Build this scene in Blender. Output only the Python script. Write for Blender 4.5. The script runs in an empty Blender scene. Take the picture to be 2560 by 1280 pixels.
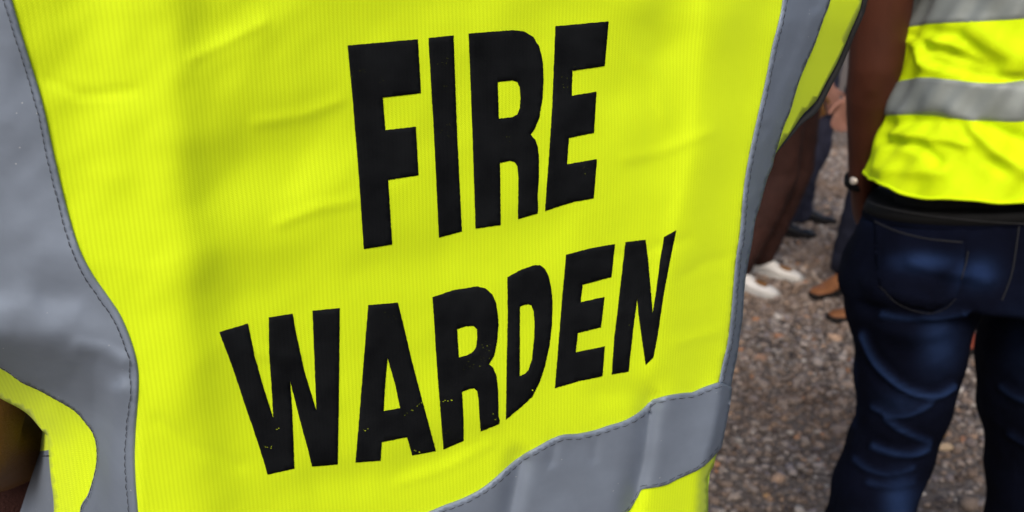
import bpy, math, random
import numpy as np
from mathutils import Vector, Matrix
from mathutils.geometry import delaunay_2d_cdt
from mathutils.bvhtree import BVHTree

rng = np.random.default_rng(7)
random.seed(7)
sc = bpy.context.scene
col = sc.collection
R = math.radians

# ------------------------------------------------------------------ camera, sky, sun, exposure
PITCH = R(17.0); FPX = 2130.0; CAM = np.array([0.0, 0.0, 1.30])
cd = bpy.data.cameras.new('camera'); cam = bpy.data.objects.new('camera', cd); col.objects.link(cam)
cam.location = CAM; cam.rotation_euler = (R(90) - PITCH, 0, 0)
cd.sensor_fit = 'HORIZONTAL'; cd.sensor_width = 36; cd.lens = 36 * FPX / 2560
cd.clip_start = 0.02; cd.clip_end = 3000
cd.dof.use_dof = True; cd.dof.focus_distance = 0.54; cd.dof.aperture_fstop = 8.5
sc.camera = cam

SUN_EL, SUN_AZ = R(42), R(194)          # azimuth from +Y (clockwise): behind the camera, to the left
w = bpy.data.worlds.new('World'); sc.world = w; w.use_nodes = True
wn = w.node_tree; bg = wn.nodes['Background']
sky = wn.nodes.new('ShaderNodeTexSky'); sky.sky_type = 'NISHITA'; sky.sun_disc = False
sky.sun_elevation = SUN_EL; sky.sun_rotation = SUN_AZ
sky.dust_density = 4.0; sky.air_density = 1.0; sky.ozone_density = 1.0
wn.links.new(sky.outputs[0], bg.inputs[0]); bg.inputs[1].default_value = 0.13
sd = bpy.data.lights.new('sun', 'SUN'); sd.energy = 1.5; sd.angle = R(24); sd.color = (1.0, 0.97, 0.92)
sun = bpy.data.objects.new('sun', sd); col.objects.link(sun)
sdir = Vector((math.sin(SUN_AZ) * math.cos(SUN_EL), math.cos(SUN_AZ) * math.cos(SUN_EL), math.sin(SUN_EL)))
sun.rotation_euler = sdir.to_track_quat('Z', 'Y').to_euler()
sc.view_settings.view_transform = 'Standard'; sc.view_settings.look = 'None'
sc.view_settings.exposure = 0.05; sc.view_settings.gamma = 1.0
sc.view_settings.use_curve_mapping = False

# ------------------------------------------------------------------ pixel <-> world (photograph is 2560 x 1280)
Fw = np.array([0, math.cos(PITCH), -math.sin(PITCH)]); Up = np.array([0, math.sin(PITCH), math.cos(PITCH)])
def ray(u, v):
    u = np.asarray(u, float); v = np.asarray(v, float)
    a = (u - 1280) / FPX; b = (640 - v) / FPX
    return np.stack([a, Fw[1] + b * Up[1], Fw[2] + b * Up[2]], -1)
def atY(u, v, Y):
    r = ray(u, v); return CAM + r * (np.asarray(Y, float) / r[..., 1])[..., None]
def at_ground(u, v):
    r = ray(u, v); return CAM + r * (-CAM[2] / r[2])
def project(P):
    d = np.asarray(P, float) - CAM
    z = d @ Fw; return np.stack([1280 + FPX * d[..., 0] / z, 640 - FPX * (d @ Up) / z], -1)

# ------------------------------------------------------------------ materials
def mat(name, color=(.5, .5, .5), rough=.7, metal=0.0, spec=.5):
    m = bpy.data.materials.new(name); m.use_nodes = True
    p = m.node_tree.nodes['Principled BSDF']
    p.inputs['Base Color'].default_value = (*color, 1); p.inputs['Roughness'].default_value = rough
    p.inputs['Metallic'].default_value = metal; p.inputs['Specular IOR Level'].default_value = spec
    return m
class NT:
    def __init__(s, m): s.t = m.node_tree; s.p = s.t.nodes['Principled BSDF']
    def n(s, typ, **kw):
        o = s.t.nodes.new(typ)
        for k, v in kw.items():
            if k.startswith('i_'):
                o.inputs[k[2:].replace('_', ' ')].default_value = v
            else: setattr(o, k, v)
        return o
    def l(s, a, b): s.t.links.new(a, b)
    def math(s, op, a, b=None, c=None):
        o = s.t.nodes.new('ShaderNodeMath'); o.operation = op
        for i, x in enumerate((a, b, c)):
            if x is None: continue
            if isinstance(x, (int, float)): o.inputs[i].default_value = x
            else: s.l(x, o.inputs[i])
        return o.outputs[0]
    def noise(s, vec, scale, detail=3, rough=.5):
        o = s.n('ShaderNodeTexNoise'); o.inputs['Scale'].default_value = scale
        o.inputs['Detail'].default_value = detail; o.inputs['Roughness'].default_value = rough
        if vec is not None: s.l(vec, o.inputs['Vector'])
        return o.outputs[0]
    def ramp(s, fac, stops):
        o = s.n('ShaderNodeValToRGB'); e = o.color_ramp.elements
        while len(e) < len(stops): e.new(0.5)
        for x, (p, c) in zip(e, stops):
            x.position = p; x.color = (*c, 1) if len(c) == 3 else c
        s.l(fac, o.inputs[0]); return o.outputs[0]
    def mix(s, fac, a, b, mode='MIX'):
        o = s.n('ShaderNodeMix'); o.data_type = 'RGBA'; o.blend_type = mode
        for inp, x in ((o.inputs[0], fac), (o.inputs[6], a), (o.inputs[7], b)):
            if isinstance(x, (int, float)): inp.default_value = x
            elif isinstance(x, tuple): inp.default_value = (*x, 1)
            else: s.l(x, inp)
        return o.outputs[2]
    def bump(s, h, dist, strength=1.0):
        o = s.n('ShaderNodeBump'); o.inputs['Distance'].default_value = dist
        o.inputs['Strength'].default_value = strength; s.l(h, o.inputs['Height'])
        s.l(o.outputs[0], s.p.inputs['Normal']); return o

def knit_nodes(N, rib=0.0025, row=0.0014):
    uv = N.n('ShaderNodeUVMap'); uv.uv_map = 'UVMap'
    sx = N.n('ShaderNodeSeparateXYZ'); N.l(uv.outputs[0], sx.inputs[0])
    wob = N.noise(uv.outputs[0], 60, 2)
    u = N.math('ADD', sx.outputs[0], N.math('MULTIPLY', N.math('SUBTRACT', wob, .5), .0006))
    fr = N.math('FRACT', N.math('DIVIDE', u, rib))
    tri = N.math('ABSOLUTE', N.math('SUBTRACT', fr, .5))                # chevrons
    ribh = N.math('SINE', N.math('MULTIPLY', fr, math.pi))
    v = N.math('ADD', N.math('DIVIDE', sx.outputs[1], row), N.math('MULTIPLY', tri, 1.9))
    rowh = N.math('ADD', N.math('MULTIPLY', N.math('SINE', N.math('MULTIPLY', v, 2 * math.pi)), .5), .5)
    groove = N.math('ADD', .48, N.math('MULTIPLY', N.math('POWER', ribh, 1.6), .52))
    h = N.math('ADD', N.math('MULTIPLY', groove, .35), N.math('MULTIPLY', N.math('MULTIPLY', rowh, groove), .65))
    return uv.outputs[0], h, groove, rowh

def hivis(name):
    m = mat(name, rough=.75, spec=.25); N = NT(m)
    uv, h, g, r = knit_nodes(N)
    c = N.ramp(h, [(0.0, (.53, .68, .0)), (.45, (.67, .86, .003)), (1.0, (.75, .94, .008))])
    big = N.noise(uv, 14, 3)
    c = N.mix(N.math('MULTIPLY', big, .22), c, (.67, .88, .003))
    N.l(c, N.p.inputs['Base Color']); N.bump(h, .00028, .6)
    N.p.inputs['Sheen Weight'].default_value = .08
    return m
M = {}
M['hivis'] = hivis('fluorescent yellow knit')

def hivis_far():
    m = mat('fluorescent yellow cloth', rough=.8, spec=.2); N = NT(m)
    tc = N.n('ShaderNodeTexCoord')
    nz = N.noise(tc.outputs['Object'], 30, 3)
    N.l(N.ramp(nz, [(.3, (.66, .88, .0)), (.7, (.75, .96, .003))]), N.p.inputs['Base Color'])
    N.bump(N.noise(tc.outputs['Object'], 700, 2), .0008, .5)
    return m
M['hivis_far'] = hivis_far()

def print_black():
    m = mat('black screen print', rough=.8, spec=.08); N = NT(m)
    uv, h, g, r = knit_nodes(N)
    base = N.ramp(N.noise(uv, 40, 4), [(.3, (.003, .0035, .0045)), (.7, (.008, .009, .0105))])
    # cracked specks where the knit shows through, gathered in a few worn places
    fine = N.noise(uv, 850, 2, .6); area = N.noise(uv, 22, 2)
    k = N.math('MULTIPLY', N.math('GREATER_THAN', fine, .69), N.math('GREATER_THAN', area, .655))
    c = N.mix(N.math('MULTIPLY', k, .75), base, (.35, .42, .03))
    N.l(c, N.p.inputs['Base Color']); N.bump(h, .0002, .5)
    return m
M['print'] = print_black()

def tape(name, uvmap=True, relief=.0016, base=(.225, .268, .34)):
    m = mat(name, rough=.42, metal=.4, spec=.4); N = NT(m)
    if uvmap:
        uv = N.n('ShaderNodeUVMap'); uv.uv_map = 'UVMap'; vec = uv.outputs[0]
    else: vec = N.n('ShaderNodeTexCoord').outputs['Object']
    n1 = N.noise(vec, 18, 4, .6)
    c = N.ramp(n1, [(.3, tuple(x * .88 for x in base)), (.7, tuple(x * 1.1 for x in base))])
    vor = N.n('ShaderNodeTexVoronoi'); vor.inputs['Scale'].default_value = 160; N.l(vec, vor.inputs['Vector'])
    sp = N.math('LESS_THAN', vor.outputs['Distance'], .055)
    wh = N.math('GREATER_THAN', N.noise(vec, 40, 1), .54)
    c = N.mix(N.math('MULTIPLY', N.math('MULTIPLY', sp, wh), .7), c, (.75, .77, .78))
    N.l(c, N.p.inputs['Base Color'])
    N.l(N.ramp(N.noise(vec, 30, 3), [(.3, (.56,) * 3), (.7, (.66,) * 3)]), N.p.inputs['Roughness'])
    hh = N.math('ADD', N.math('MULTIPLY', N.noise(vec, 24, 3, .55), 1.0), N.math('MULTIPLY', N.noise(vec, 900, 2), .03))
    N.bump(hh, relief, .5)
    return m
M['tape'] = tape('silver reflective tape')
M['tape_far'] = tape('silver reflective tape on far vest', False, .0004, (.27, .295, .285))
M['thread'] = mat('dark grey thread', (.02, .022, .026), .8)
M['binding'] = mat('black edge binding', (.006, .006, .007), .8)

def skin(name, c):
    m = mat(name, c, .62, spec=.25); N = NT(m)
    tc = N.n('ShaderNodeTexCoord').outputs['Object']
    n1 = N.noise(tc, 9, 4)
    N.l(N.ramp(n1, [(.3, tuple(x * .8 for x in c)), (.7, tuple(min(1, x * 1.2) for x in c))]), N.p.inputs['Base Color'])
    N.bump(N.noise(tc, 420, 3), .0012, .5)
    N.p.inputs['Subsurface Weight'].default_value = .06; N.p.inputs['Subsurface Radius'].default_value = (.012, .005, .003)
    return m
M['skin_dark'] = skin('deep brown skin', (.072, .020, .010))
M['skin_brown'] = skin('brown skin', (.15, .066, .016))
M['skin_tan'] = skin('tan skin', (.30, .145, .105))

def cloth(name, c, var=.25, bump=.0015, rough=.85):
    m = mat(name, c, rough, spec=.2); N = NT(m)
    tc = N.n('ShaderNodeTexCoord').outputs['Object']
    n1 = N.noise(tc, 12, 4)
    N.l(N.ramp(n1, [(.3, tuple(x * (1 - var) for x in c)), (.7, tuple(x * (1 + var) for x in c))]), N.p.inputs['Base Color'])
    hh = N.math('ADD', N.noise(tc, 500, 2), N.math('MULTIPLY', N.noise(tc, 25, 3), 6.0))
    N.bump(hh, bump, .6)
    return m
M['maroon'] = cloth('dark maroon shirt', (.030, .010, .008))
M['black_cloth'] = cloth('black cotton', (.007, .007, .008))
M['brown_trouser'] = cloth('dark brown trousers', (.030, .011, .008))
M['slate_trouser'] = cloth('slate blue trousers', (.030, .030, .050))
M['navy_trouser'] = cloth('navy trousers', (.009, .010, .020))
M['grey_trouser'] = cloth('charcoal trousers', (.02, .02, .022))
M['slate_shirt'] = cloth('slate blue shirt', (.045, .048, .075))
M['white_shirt'] = cloth('off-white shirt', (.5, .48, .45), .1)
M['hair'] = mat('black hair', (.006, .005, .005), .6)
M['eye'] = mat('eye', (.3, .29, .27), .2)
M['white_shoe'] = cloth('white canvas shoe', (.62, .59, .55), .08, .001, .6)
M['sole'] = cloth('pale rubber sole', (.42, .40, .37), .12, .001, .7)
M['tan_shoe'] = cloth('tan leather shoe', (.21, .085, .035), .22, .0008, .55)
M['red_shoe'] = cloth('red-brown leather shoe', (.20, .045, .025), .22, .0008, .45)
M['dark_shoe'] = cloth('black leather shoe', (.010, .010, .013), .2, .0008, .4)
M['dark_sole'] = cloth('dark rubber sole', (.012, .009, .008), .2, .001, .8)
M['metal'] = mat('pale watch steel', (.70, .62, .53), .35, .3)
M['belt'] = mat('black leather belt', (.004, .004, .0045), .75, spec=.15)

def denim():
    m = mat('dark indigo denim', (.01, .014, .035), .9, spec=.06); N = NT(m)
    tc = N.n('ShaderNodeTexCoord').outputs['Object']
    at = N.n('ShaderNodeAttribute'); at.attribute_name = 'wear_highlight'
    twill = N.n('ShaderNodeTexWave'); twill.inputs['Scale'].default_value = 260; twill.bands_direction = 'DIAGONAL'
    twill.inputs['Distortion'].default_value = 1.5; N.l(tc, twill.inputs['Vector'])
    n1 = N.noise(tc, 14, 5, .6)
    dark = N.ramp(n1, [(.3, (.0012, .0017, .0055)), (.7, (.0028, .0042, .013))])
    fade_highlight = N.ramp(n1, [(.25, (.013, .030, .095)), (.75, (.034, .070, .19))])  # faded indigo, also the painted highlight tone of the folds
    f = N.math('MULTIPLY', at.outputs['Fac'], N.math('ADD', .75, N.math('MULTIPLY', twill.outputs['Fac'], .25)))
    N.l(N.mix(f, dark, fade_highlight), N.p.inputs['Base Color'])
    hh = N.math('ADD', N.math('MULTIPLY', twill.outputs['Fac'], .2), N.math('MULTIPLY', N.noise(tc, 40, 4), 1.0))
    N.bump(hh, .003, .5)
    return m
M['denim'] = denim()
M['denim_thread'] = mat('grey-brown denim topstitch', (.014, .014, .016), .8)

def ground_mat():
    m = mat('gravel soil', rough=.95, spec=.2); N = NT(m)
    tc = N.n('ShaderNodeTexCoord').outputs['Object']
    v1 = N.n('ShaderNodeTexVoronoi'); v1.inputs['Scale'].default_value = 60; N.l(tc, v1.inputs['Vector'])
    c1 = N.ramp(N.n('ShaderNodeSeparateColor').outputs[0], [(0, (0, 0, 0)), (1, (1, 1, 1))])
    hs = N.mix(.55, v1.outputs['Color'], (.5, .5, .5)); sep = N.n('ShaderNodeSeparateColor'); N.l(hs, sep.inputs[0])
    cc = N.ramp(sep.outputs[0], [(.2, (.085, .066, .056)), (.5, (.15, .125, .11)), (.75, (.21, .185, .17)), (.9, (.22, .14, .09))])
    big = N.noise(tc, 1.6, 4, .6)
    cc = N.mix(N.math('MULTIPLY', big, .6), cc, (.12, .085, .060))
    N.l(cc, N.p.inputs['Base Color'])
    hh = N.math('SUBTRACT', N.math('MULTIPLY', N.noise(tc, 40, 4), .6), v1.outputs['Distance'])
    N.bump(hh, .012, .8)
    return m
M['ground'] = ground_mat()
def stone_mat():
    m = mat('gravel stones', rough=.9, spec=.25); N = NT(m)
    a = N.n('ShaderNodeAttribute'); a.attribute_name = 'stone_col'
    tc = N.n('ShaderNodeTexCoord').outputs['Object']
    c = N.mix(.6, a.outputs['Color'], N.ramp(N.noise(tc, 220, 3), [(.25, (.45,) * 3), (.75, (1.0,) * 3)]), 'MULTIPLY')
    N.l(c, N.p.inputs['Base Color']); N.bump(N.noise(tc, 400, 3), .003, .5)
    return m
M['stones'] = stone_mat()

# ------------------------------------------------------------------ object helpers
ORG = {}
def tag(o, label=None, cat=None, group=None, kind=None):
    if label: o['label'] = label
    if cat: o['category'] = cat
    if group: o['group'] = group
    if kind: o['kind'] = kind
    return o
def empty(name, loc):
    o = bpy.data.objects.new(name, None); col.objects.link(o); o.location = tuple(loc)
    o.empty_display_size = .1; ORG[o] = np.array(loc, float); return o
def mesh_obj(name, V, F, material, parent=None, smooth=True, uvs=None):
    V = np.asarray(V, float)
    org = ORG[parent] if parent is not None else np.zeros(3)
    me = bpy.data.meshes.new(name)
    me.from_pydata((V - org).tolist(), [], [tuple(int(i) for i in f) for f in F])
    if uvs is not None:
        ul = me.uv_layers.new(name='UVMap')
        li = np.empty(len(me.loops), int); me.loops.foreach_get('vertex_index', li)
        ul.data.foreach_set('uv', np.asarray(uvs, float)[li].astype(np.float32).ravel())
    me.materials.append(material); me.update()
    if smooth: me.polygons.foreach_set('use_smooth', np.ones(len(me.polygons), bool))
    o = bpy.data.objects.new(name, me); col.objects.link(o)
    if parent is not None: o.parent = parent
    ORG[o] = org
    return o

def smooth_poly(P, n=8, closed=False):
    P = np.asarray(P, float); out = []
    m = len(P)
    for i in range(m if closed else m - 1):
        if closed: p0, p1, p2, p3 = P[i - 1], P[i], P[(i + 1) % m], P[(i + 2) % m]
        else: p0, p1, p2, p3 = P[max(i - 1, 0)], P[i], P[i + 1], P[min(i + 2, m - 1)]
        for k in range(n):
            t = k / n
            out.append(.5 * ((2 * p1) + (p2 - p0) * t + (2 * p0 - 5 * p1 + 4 * p2 - p3) * t * t + (3 * p1 - p0 - 3 * p2 + p3) * t ** 3))
    if not closed: out.append(P[-1])
    return np.array(out)
def densify(P, step):
    P = np.asarray(P, float); out = []
    for i in range(len(P)):
        a, b = P[i], P[(i + 1) % len(P)]
        L = np.hypot(*(b - a)); n = max(1, int(math.ceil(L / step)))
        if L < 1e-6: continue
        for k in range(n): out.append(a + (b - a) * k / n)
    return np.array(out)
def inside(pts, poly):
    x, y = pts[:, 0], pts[:, 1]; c = np.zeros(len(pts), bool)
    px, py = poly[:, 0], poly[:, 1]; qx, qy = np.roll(px, -1), np.roll(py, -1)
    for i in range(len(poly)):
        cond = (py[i] > y) != (qy[i] > y)
        with np.errstate(divide='ignore', invalid='ignore'):
            xi = (qx[i] - px[i]) * (y - py[i]) / (qy[i] - py[i] + 1e-12) + px[i]
        c ^= cond & (x < xi)
    return c
def tri_region(outer, holes=(), step=12):
    loops = [densify(outer, step)] + [densify(h, step) for h in holes]
    bpts = np.concatenate(loops)
    lo, hi = bpts.min(0), bpts.max(0)
    gx, gy = np.meshgrid(np.arange(lo[0] + step / 2, hi[0], step), np.arange(lo[1] + step / 2, hi[1], step))
    gx = gx + (np.arange(gx.shape[0]) % 2)[:, None] * step / 2
    g = np.stack([gx.ravel(), gy.ravel()], -1)
    def inn(p):
        k = inside(p, loops[0])
        for h in loops[1:]: k &= ~inside(p, h)
        return k
    g = g[inn(g)]
    keep = np.ones(len(g), bool)
    for c in range(0, len(bpts), 200):
        q = bpts[c:c + 200]
        for p in q:
            keep &= ((g[:, 0] - p[0]) ** 2 + (g[:, 1] - p[1]) ** 2) > (step * .45) ** 2
    g = g[keep]
    allp = np.concatenate([bpts, g]); edges = []; s = 0
    for L in loops:
        n = len(L); edges += [(s + i, s + (i + 1) % n) for i in range(n)]; s += n
    vs, es, fs, *_ = delaunay_2d_cdt([Vector(p) for p in allp], edges, [], 0, 1e-5)
    V = np.array([tuple(v) for v in vs]); Fa = np.array([f for f in fs if len(f) == 3])
    cen = V[Fa].mean(1); Fa = Fa[inn(cen)]
    return V, Fa
def boundary(Fa):
    e = {}
    for f in Fa:
        for i in range(3):
            a, b = int(f[i]), int(f[(i + 1) % 3])
            if (b, a) in e: del e[(b, a)]
            else: e[(a, b)] = 1
    return list(e)

# ------------------------------------------------------------------ fold maths
def seg_dist(u, v, poly):
    """distance and side (negative = left of the travelled polyline as drawn downward) in pixels"""
    best = np.full(np.shape(u), 1e9); side = np.zeros(np.shape(u))
    for (x0, y0), (x1, y1) in zip(poly[:-1], poly[1:]):
        dx, dy = x1 - x0, y1 - y0; L2 = dx * dx + dy * dy
        t = np.clip(((u - x0) * dx + (v - y0) * dy) / L2, 0, 1)
        ex, ey = u - (x0 + t * dx), v - (y0 + t * dy)
        d = np.hypot(ex, ey); s = np.sign(ex * dy - ey * dx)
        k = d < best; best = np.where(k, d, best); side = np.where(k, s, side)
    return best, side
def ridge(u, v, poly, w0, w1, amp):
    d, s = seg_dist(u, v, poly)
    ww = np.where(s < 0, w0, w1)
    return amp * np.exp(-(d / ww) ** 2)
def sstep(a, b, x):
    t = np.clip((x - a) / (b - a), 0, 1); return t * t * (3 - 2 * t)

# ================================================================== GROUND
gs = 1500.0
go = mesh_obj('ground', [(-gs, -gs, 0), (gs, -gs, 0), (gs, gs, 0), (-gs, gs, 0)], [(0, 1, 2, 3)], M['ground'], None, False)
tag(go, 'brown-grey gravelly ground', 'ground', kind='structure')

def gravel(n_wedge, n_out):
    t = (1 + 5 ** .5) / 2
    ico = np.array([(-1, t, 0), (1, t, 0), (-1, -t, 0), (1, -t, 0), (0, -1, t), (0, 1, t), (0, -1, -t), (0, 1, -t),
                    (t, 0, -1), (t, 0, 1), (-t, 0, -1), (-t, 0, 1)], float); ico /= np.linalg.norm(ico[0])
    fi = np.array([(0, 11, 5), (0, 5, 1), (0, 1, 7), (0, 7, 10), (0, 10, 11), (1, 5, 9), (5, 11, 4), (11, 10, 2), (10, 7, 6), (7, 1, 8),
                   (3, 9, 4), (3, 4, 2), (3, 2, 6), (3, 6, 8), (3, 8, 9), (4, 9, 5), (2, 4, 11), (6, 2, 10), (8, 6, 7), (9, 8, 1)])
    y = 1.7 + (7.6 - 1.7) * np.sqrt(rng.random(n_wedge)) ** 1.15
    lo, hi = .16 * y, .74 * y + .25
    x = lo + (hi - lo) * rng.random(n_wedge)
    xo = rng.uniform(-2.5, 4.5, n_out); yo = rng.uniform(.3, 9, n_out)
    x = np.concatenate([x, xo]); y = np.concatenate([y, yo]); n = len(x)
    r = np.exp(rng.normal(math.log(.0072), .48, n)); r = np.clip(r, .003, .026)
    sc3 = np.stack([rng.uniform(.75, 1.35, n), rng.uniform(.75, 1.35, n), rng.uniform(.45, .85, n)], -1) * r[:, None]
    a = rng.uniform(0, 2 * math.pi, n); b = rng.normal(0, .35, n)
    jit = rng.normal(1, .17, (n, 12, 1))
    P = ico[None] * jit * sc3[:, None, :]
    cb, sb = np.cos(b)[:, None], np.sin(b)[:, None]
    px, pz = P[..., 0] * cb - P[..., 2] * sb, P[..., 0] * sb + P[..., 2] * cb
    ca, sa = np.cos(a)[:, None], np.sin(a)[:, None]
    X = px * ca - P[..., 1] * sa + x[:, None]; Yy = px * sa + P[..., 1] * ca + y[:, None]
    Z = pz + (sc3[:, 2] * rng.uniform(.1, .75, n))[:, None]
    V = np.stack([X, Yy, Z], -1).reshape(-1, 3)
    Fi = (fi[None] + (np.arange(n) * 12)[:, None, None]).reshape(-1, 3)
    me = bpy.data.meshes.new('gravel')
    me.vertices.add(len(V)); me.vertices.foreach_set('co', V.astype(np.float32).ravel())
    me.loops.add(Fi.size); me.loops.foreach_set('vertex_index', Fi.astype(np.int32).ravel())
    me.polygons.add(len(Fi)); me.polygons.foreach_set('loop_start', np.arange(0, Fi.size, 3, dtype=np.int32))
    me.update(calc_edges=True)
    pal = np.array([(.22, .168, .134), (.26, .22, .195), (.16, .12, .098), (.32, .27, .235), (.06, .048, .045),
                    (.33, .22, .15), (.38, .18, .09), (.19, .165, .165), (.40, .36, .32)])
    pr = np.array([.24, .20, .18, .11, .12, .035, .01, .08, .025])
    c = pal[rng.choice(len(pal), n, p=pr)] * rng.uniform(.9, 1.65, (n, 1))
    pat = np.sin(x * 3.1 + 1.7 * np.sin(y * 2.3)) * np.sin(y * 2.7 + 1.1 * np.sin(x * 1.9)) + .5 * np.sin(x * 7 + y * 5)
    k = np.clip(pat, 0, 1)[:, None] * .55
    c = c * (1 - k) + k * np.array((.23, .15, .10))
    at = me.color_attributes.new('stone_col', 'FLOAT_COLOR', 'POINT')
    cc = np.ones((n, 12, 4), np.float32); cc[..., :3] = c[:, None, :]
    at.data.foreach_set('color', cc.ravel())
    me.materials.append(M['stones'])
    o = bpy.data.objects.new('gravel', me); col.objects.link(o)
    tag(o, 'loose grey and brown gravel strewn over the ground', 'gravel', kind='stuff')
gravel(88000, 26000)

# ================================================================== BODIES
def ring_chain(pts, ref=(1, 0, 0), seg=16, caps=True):
    """closed tapered tube; pts = [(xyz, radius_side, radius_other)]"""
    C = np.array([p[0] for p in pts], float); ra = [p[1] for p in pts]; rb = [p[2] if len(p) > 2 else p[1] for p in pts]
    rows = []
    n = len(C); T = np.zeros_like(C)
    for i in range(n):
        d = C[min(i + 1, n - 1)] - C[max(i - 1, 0)]; T[i] = d / (np.linalg.norm(d) + 1e-9)
    def frame(t):
        s = np.array(ref, float) - np.dot(ref, t) * t
        if np.linalg.norm(s) < 1e-3: s = np.array((0, 1, 0)) - t[1] * t
        s /= np.linalg.norm(s); return s, np.cross(t, s)
    ang = np.arange(seg) * 2 * math.pi / seg
    def ringat(c, t, a, b):
        s, o = frame(t); return c + np.outer(np.cos(ang), s) * a + np.outer(np.sin(ang), o) * b
    if caps:
        m = min(ra[0], rb[0])
        for k in (75, 45, 20): rows.append(ringat(C[0] - T[0] * m * math.sin(R(k)), T[0], ra[0] * math.cos(R(k)), rb[0] * math.cos(R(k))))
    for i in range(n): rows.append(ringat(C[i], T[i], ra[i], rb[i]))
    if caps:
        m = min(ra[-1], rb[-1])
        for k in (20, 45, 75): rows.append(ringat(C[-1] + T[-1] * m * math.sin(R(k)), T[-1], ra[-1] * math.cos(R(k)), rb[-1] * math.cos(R(k))))
    V = np.concatenate(rows); F = []
    for i in range(len(rows) - 1):
        for j in range(seg):
            k = (j + 1) % seg; F.append((i * seg + j, i * seg + k, (i + 1) * seg + k, (i + 1) * seg + j))
    F.append(tuple(range(seg - 1, -1, -1))); b0 = (len(rows) - 1) * seg; F.append(tuple(range(b0, b0 + seg)))
    return V, F
def union(name, parts, voxel, material, parent, smooth=4):
    Vs, Fs, s = [], [], 0
    for V, F in parts:
        Vs.append(V); Fs += [tuple(i + s for i in f) for f in F]; s += len(V)
    V = np.concatenate(Vs)
    me = bpy.data.meshes.new('tmp'); me.from_pydata(V.tolist(), [], Fs); me.update()
    o = bpy.data.objects.new('tmp', me); col.objects.link(o)
    md = o.modifiers.new('r', 'REMESH'); md.mode = 'VOXEL'; md.voxel_size = voxel
    if smooth:
        ms = o.modifiers.new('s', 'SMOOTH'); ms.factor = .5; ms.iterations = smooth
    dg = bpy.context.evaluated_depsgraph_get(); ev = o.evaluated_get(dg)
    m2 = bpy.data.meshes.new_from_object(ev)
    bpy.data.objects.remove(o); bpy.data.meshes.remove(me)
    n = len(m2.vertices); co = np.empty(n * 3); m2.vertices.foreach_get('co', co); co = co.reshape(-1, 3)
    F = [tuple(p.vertices) for p in m2.polygons]; bpy.data.meshes.remove(m2)
    if material is None: return co, F
    return mesh_obj(name, co, F, material, parent)
def vnormals(V, F):
    F4 = np.array([f if len(f) == 4 else (*f, f[-1]) for f in F])
    n = np.cross(V[F4[:, 2]] - V[F4[:, 0]], V[F4[:, 3]] - V[F4[:, 1]])
    N = np.zeros_like(V)
    for k in range(4): np.add.at(N, F4[:, k], n)
    return N / (np.linalg.norm(N, axis=1, keepdims=True) + 1e-12)

def hand(wrist, d, palm, thumb, curl=.35, s=1.0):
    """palm and five fingers; d along the hand, palm = direction the palm faces, thumb = side of the thumb"""
    d = np.array(d, float); d /= np.linalg.norm(d)
    t = np.array(thumb, float); t -= t.dot(d) * d; t /= np.linalg.norm(t)
    p = np.cross(d, t); p *= np.sign(p.dot(palm)) or 1
    w = np.array(wrist, float); out = []
    out.append(ring_chain([(w - d * .02 * s, .026 * s, .020 * s), (w + d * .02 * s, .031 * s, .017 * s), (w + d * .055 * s, .041 * s, .015 * s), (w + d * .088 * s, .040 * s, .012 * s)], ref=t))
    for off, L, sp in ((.031, .072, .10), (.0105, .080, .03), (-.0105, .075, -.04), (-.031, .060, -.12)):
        q = w + d * .085 * s + t * off * s; pts = [(q, .0095 * s)]; a = 0
        for f in (.45, .32, .25):
            a += curl; dd = d * math.cos(a) + p * math.sin(a) + t * sp
            q = q + dd / np.linalg.norm(dd) * L * f * s; pts.append((q, (.0088 if f > .3 else .0078) * s))
        out.append(ring_chain(pts, seg=10, ref=t))
    q = w + d * .022 * s + t * .026 * s; pts = [(q, .013 * s)]
    for L, k in ((.036, .8), (.030, .45), (.024, .25)):
        dd = d * .8 + t * k + p * .3; q = q + dd / np.linalg.norm(dd) * L * s; pts.append((q, .0105 * s))
    out.append(ring_chain(pts, seg=10, ref=p))
    return out

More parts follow.
